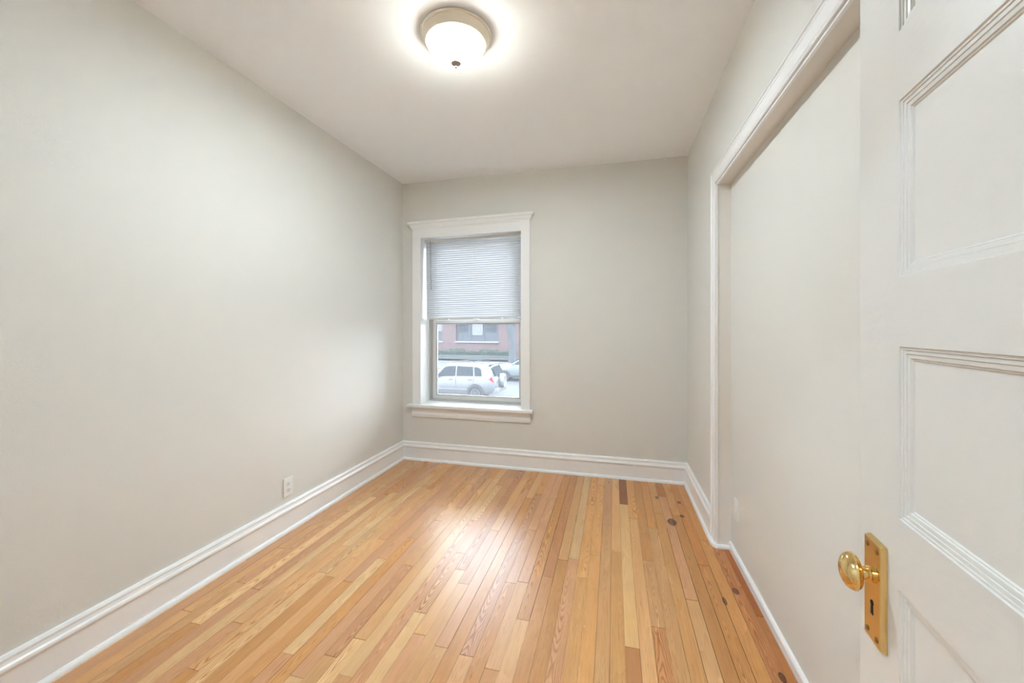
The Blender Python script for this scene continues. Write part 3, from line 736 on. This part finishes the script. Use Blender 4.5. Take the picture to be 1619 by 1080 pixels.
# SUV, heading -X. local x: 0 = rear end, negative to the front ; near side is -Y ; z from street
suv = thing('car', 'silver sport utility car with spare wheel on its tailgate', 'car', (-5.42, 18.78, GZ), 0)
hwid = .88
def sec(w, zb_, belt, roof, wr):                          # half section, +y side
    if roof <= belt+.02:
        return [(w*.90, zb_), (w*.985, zb_+.12), (w, (zb_+belt)/2+.05), (w*.985, belt-.10), (w*.93, belt-.01), (w*.70, roof+.02), (0, roof+.045)]
    return [(w*.90, zb_), (w*.985, zb_+.12), (w, (zb_+belt)/2+.05), (w*.985, belt-.10), (w*.96, belt), (wr, roof-.07), (0, roof)]
b = new()
loft(b, [(.03, sec(hwid*.84, .48, .98, 1.00, .6)), (-.03, sec(hwid*.93, .42, 1.10, 1.14, .66)), (-.17, sec(hwid*.965, .36, 1.16, 1.42, .66)), (-.31, sec(hwid*.985, .33, 1.16, 1.68, .66)),
         (-.55, sec(hwid, .30, 1.15, 1.735, .68)),
         (-1.2, sec(hwid, .28, 1.12, 1.775, .69)), (-2.0, sec(hwid, .28, 1.09, 1.775, .69)), (-2.6, sec(hwid, .28, 1.07, 1.72, .67)), (-3.0, sec(hwid, .28, 1.05, 1.50, .66)),
         (-3.4, sec(hwid, .28, 1.04, 1.20, .70)), (-3.55, sec(hwid, .28, 1.02, 1.02, .7)), (-4.1, sec(hwid*.95, .30, .93, .93, .7)), (-4.38, sec(hwid*.8, .34, .78, .78, .6)), (-4.45, sec(hwid*.7, .4, .66, .66, .5))])
obj('body', b, M['silver'], suv)
def side_y(x, z, wl=.845, wr=.69, belt=1.10, roof=1.70):   # near-side greenhouse plane
    t = (z-belt)/(roof-belt); return -(wl+(wr-wl)*t)-.004
def glass(pts, label=None):
    P_ = [(x, side_y(x, z), z) for x, z in pts]; panel(suv, 'side_window', P_, M['carglass'], .012, (0, -.97, .22))
    panel(suv, 'side_window', [(x, -y, z) for x, y, z in P_], M['carglass'], .012, (0, .97, .22))
glass([(-.66, 1.175), (-1.02, 1.175), (-1.08, 1.60), (-.90, 1.59), (-.74, 1.50)][:5])
glass([(-1.10, 1.175), (-1.95, 1.165), (-1.95, 1.63), (-1.14, 1.61)])
glass([(-2.02, 1.165), (-3.02, 1.12), (-2.60, 1.56), (-2.40, 1.62), (-2.02, 1.63)])
for s in (-1, 1):
    panel(suv, 'tail_lamp', [(-.055, s*.775, 1.10), (-.16, s*.845, 1.17), (-.42, s*.868, 1.17), (-.30, s*.872, 1.05), (-.18, s*.86, .90), (-.07, s*.80, .86)], M['tail'], .02, (.4, s*.9, 0))
    wheel(suv, -.98, s*.90, .36, .355, -1 if s < 0 else 1); wheel(suv, -3.60, s*.90, .36, .355, -1 if s < 0 else 1)
    arch(suv, -.98, s*.885, .38, .375, -s*-1 if False else (1 if s < 0 else -1)); arch(suv, -3.60, s*.885, .38, .375, 1 if s < 0 else -1)
    b = new(); cyl(b, (-.62, s*.60, 1.775), (-1.4, s*.60, 1.835), .018); cyl(b, (-1.4, s*.60, 1.835), (-2.3, s*.60, 1.80), .018); obj('roof_rail', b, M['archdark'], suv)
    for hx in (-1.12, -2.10):
        b = new(); bx(b, hx-.24, hx-.05, s*.885-.02, s*.885+.02, .985, 1.015, .008); obj('door_handle', b, M['archdark'], suv)
    for cx_ in (-1.07, -1.98, -3.02):
        b = new(); bx(b, cx_-.006, cx_+.006, s*.884-.002, s*.884+.002, .45, 1.10); obj('door_seam', b, M['archdark'], suv)
    b = new(); bx(b, -3.02, -1.38, s*.885-.012, s*.885+.012, .50, .56, .008); obj('side_moulding', b, M['silver'], suv)
    b = new(); bx(b, -3.10, -2.85, s*.95-.09, s*.95+.09, 1.12, 1.26, .03); obj('door_mirror', b, M['silver'], suv)
for cx_ in (-1.15, -1.75):
    b = new(); cyl(b, (cx_, -.60, 1.84), (cx_, .60, 1.84), .014); obj('roof_crossbar', b, M['archdark'], suv)
# tailgate glass, bumper, spare wheel
panel(suv, 'rear_window', [(.005, -.66, 1.20), (.005, .66, 1.20), (-.215, .60, 1.62), (-.215, -.60, 1.62)], M['carglass'], .010, (.87, 0, .5))
b = new(); bx(b, -.20, .10, -.80, .80, .36, .62, .05); obj('rear_bumper', b, M['silver'], suv)
b = new(); bx(b, -.48, -.24, -.60, .60, 1.715, 1.76, .015); obj('rear_spoiler', b, M['silver'], suv)
b = new(); lathe(b, [(0, 0), (.30, 0), (.345, .02), (.355, .06), (.355, .20), (.33, .24), (.27, .255), (.25, .245), (0, .245)], 44, Matrix.Translation((-.005, .06, .90)) @ Matrix.Rotation(R(90), 4, 'Y'))
sp = obj('spare_wheel_cover', b, M['silver'], suv)
b = new(); bx(b, .035, .055, -.76, -.44, .66, .78); obj('number_plate', b, M['alloy'], suv)
b = new(); lathe(b, [(0.3, -.01), (.340, -.01), (.345, .03), (.3, .03)], 44, Matrix.Translation((-.005, .06, .90)) @ Matrix.Rotation(R(90), 4, 'Y')); obj('spare_tyre', b, M['rubber'], suv)

# white sedan beyond, heading -X ; its nose is behind the SUV
sd = thing('car', 'white car parked across the street behind the spare wheel', 'car', (-7.75, 25.9, GZ), 0)
b = new(); w_ = .88
def fsec(k, zb_, belt, roof, wr): return sec(w_*k, zb_, belt, roof, wr)
loft(b, [(0, fsec(.7, .42, .72, .72, .5)), (.06, fsec(.84, .32, .86, .86, .6)), (.4, fsec(.95, .26, .98, .98, .7)), (1.02, fsec(1, .24, 1.03, 1.04, .7)), (1.2, fsec(1, .24, 1.04, 1.16, .66)), (1.85, fsec(1, .24, 1.05, 1.50, .60)), (2.4, fsec(1, .24, 1.05, 1.54, .60)),
         (3.1, fsec(1, .24, 1.05, 1.50, .60)), (3.8, fsec(1, .24, 1.04, 1.18, .62)), (3.95, fsec(1, .26, 1.03, 1.03, .7)), (4.5, fsec(.93, .3, 1.0, 1.0, .7)), (4.62, fsec(.8, .4, .85, .85, .6))])
obj('body', b, M['whitecar'], sd)
for s in (-1, 1):
    P_ = [(x, s*((.845+(.60-.845)*(z-1.05)/.42)+.004), z) for x, z in ((1.42, 1.10), (2.35, 1.10), (2.35, 1.44), (1.90, 1.43))]
    panel(sd, 'side_window', P_, M['carglass'], .012, (0, s*.9, .4))
    P_ = [(x, s*((.845+(.60-.845)*(z-1.05)/.42)+.004), z) for x, z in ((2.42, 1.10), (3.5, 1.10), (3.05, 1.42), (2.42, 1.44))]
    panel(sd, 'side_window', P_, M['carglass'], .012, (0, s*.9, .4))
    wheel(sd, .86, s*.90, .31, .31, -1 if s < 0 else 1); wheel(sd, 3.6, s*.90, .31, .31, -1 if s < 0 else 1)
    arch(sd, .86, s*.885, .33, .33, 1 if s < 0 else -1); arch(sd, 3.6, s*.885, .33, .33, 1 if s < 0 else -1)
    b = new(); bx(b, 1.05, 3.2, s*.88-.02, s*.88+.02, .30, .42, .01); obj('sill_strip', b, M['archdark'], sd)
    b = new(); bx(b, 1.35, 1.5, s*.97-.08, s*.97+.08, 1.06, 1.18, .03); obj('door_mirror', b, M['whitecar'], sd)
panel(sd, 'windscreen', [(1.18, -.62, 1.11), (1.18, .62, 1.11), (1.80, .54, 1.47), (1.80, -.54, 1.47)], M['carglass'], .02, (-.5, 0, .87))
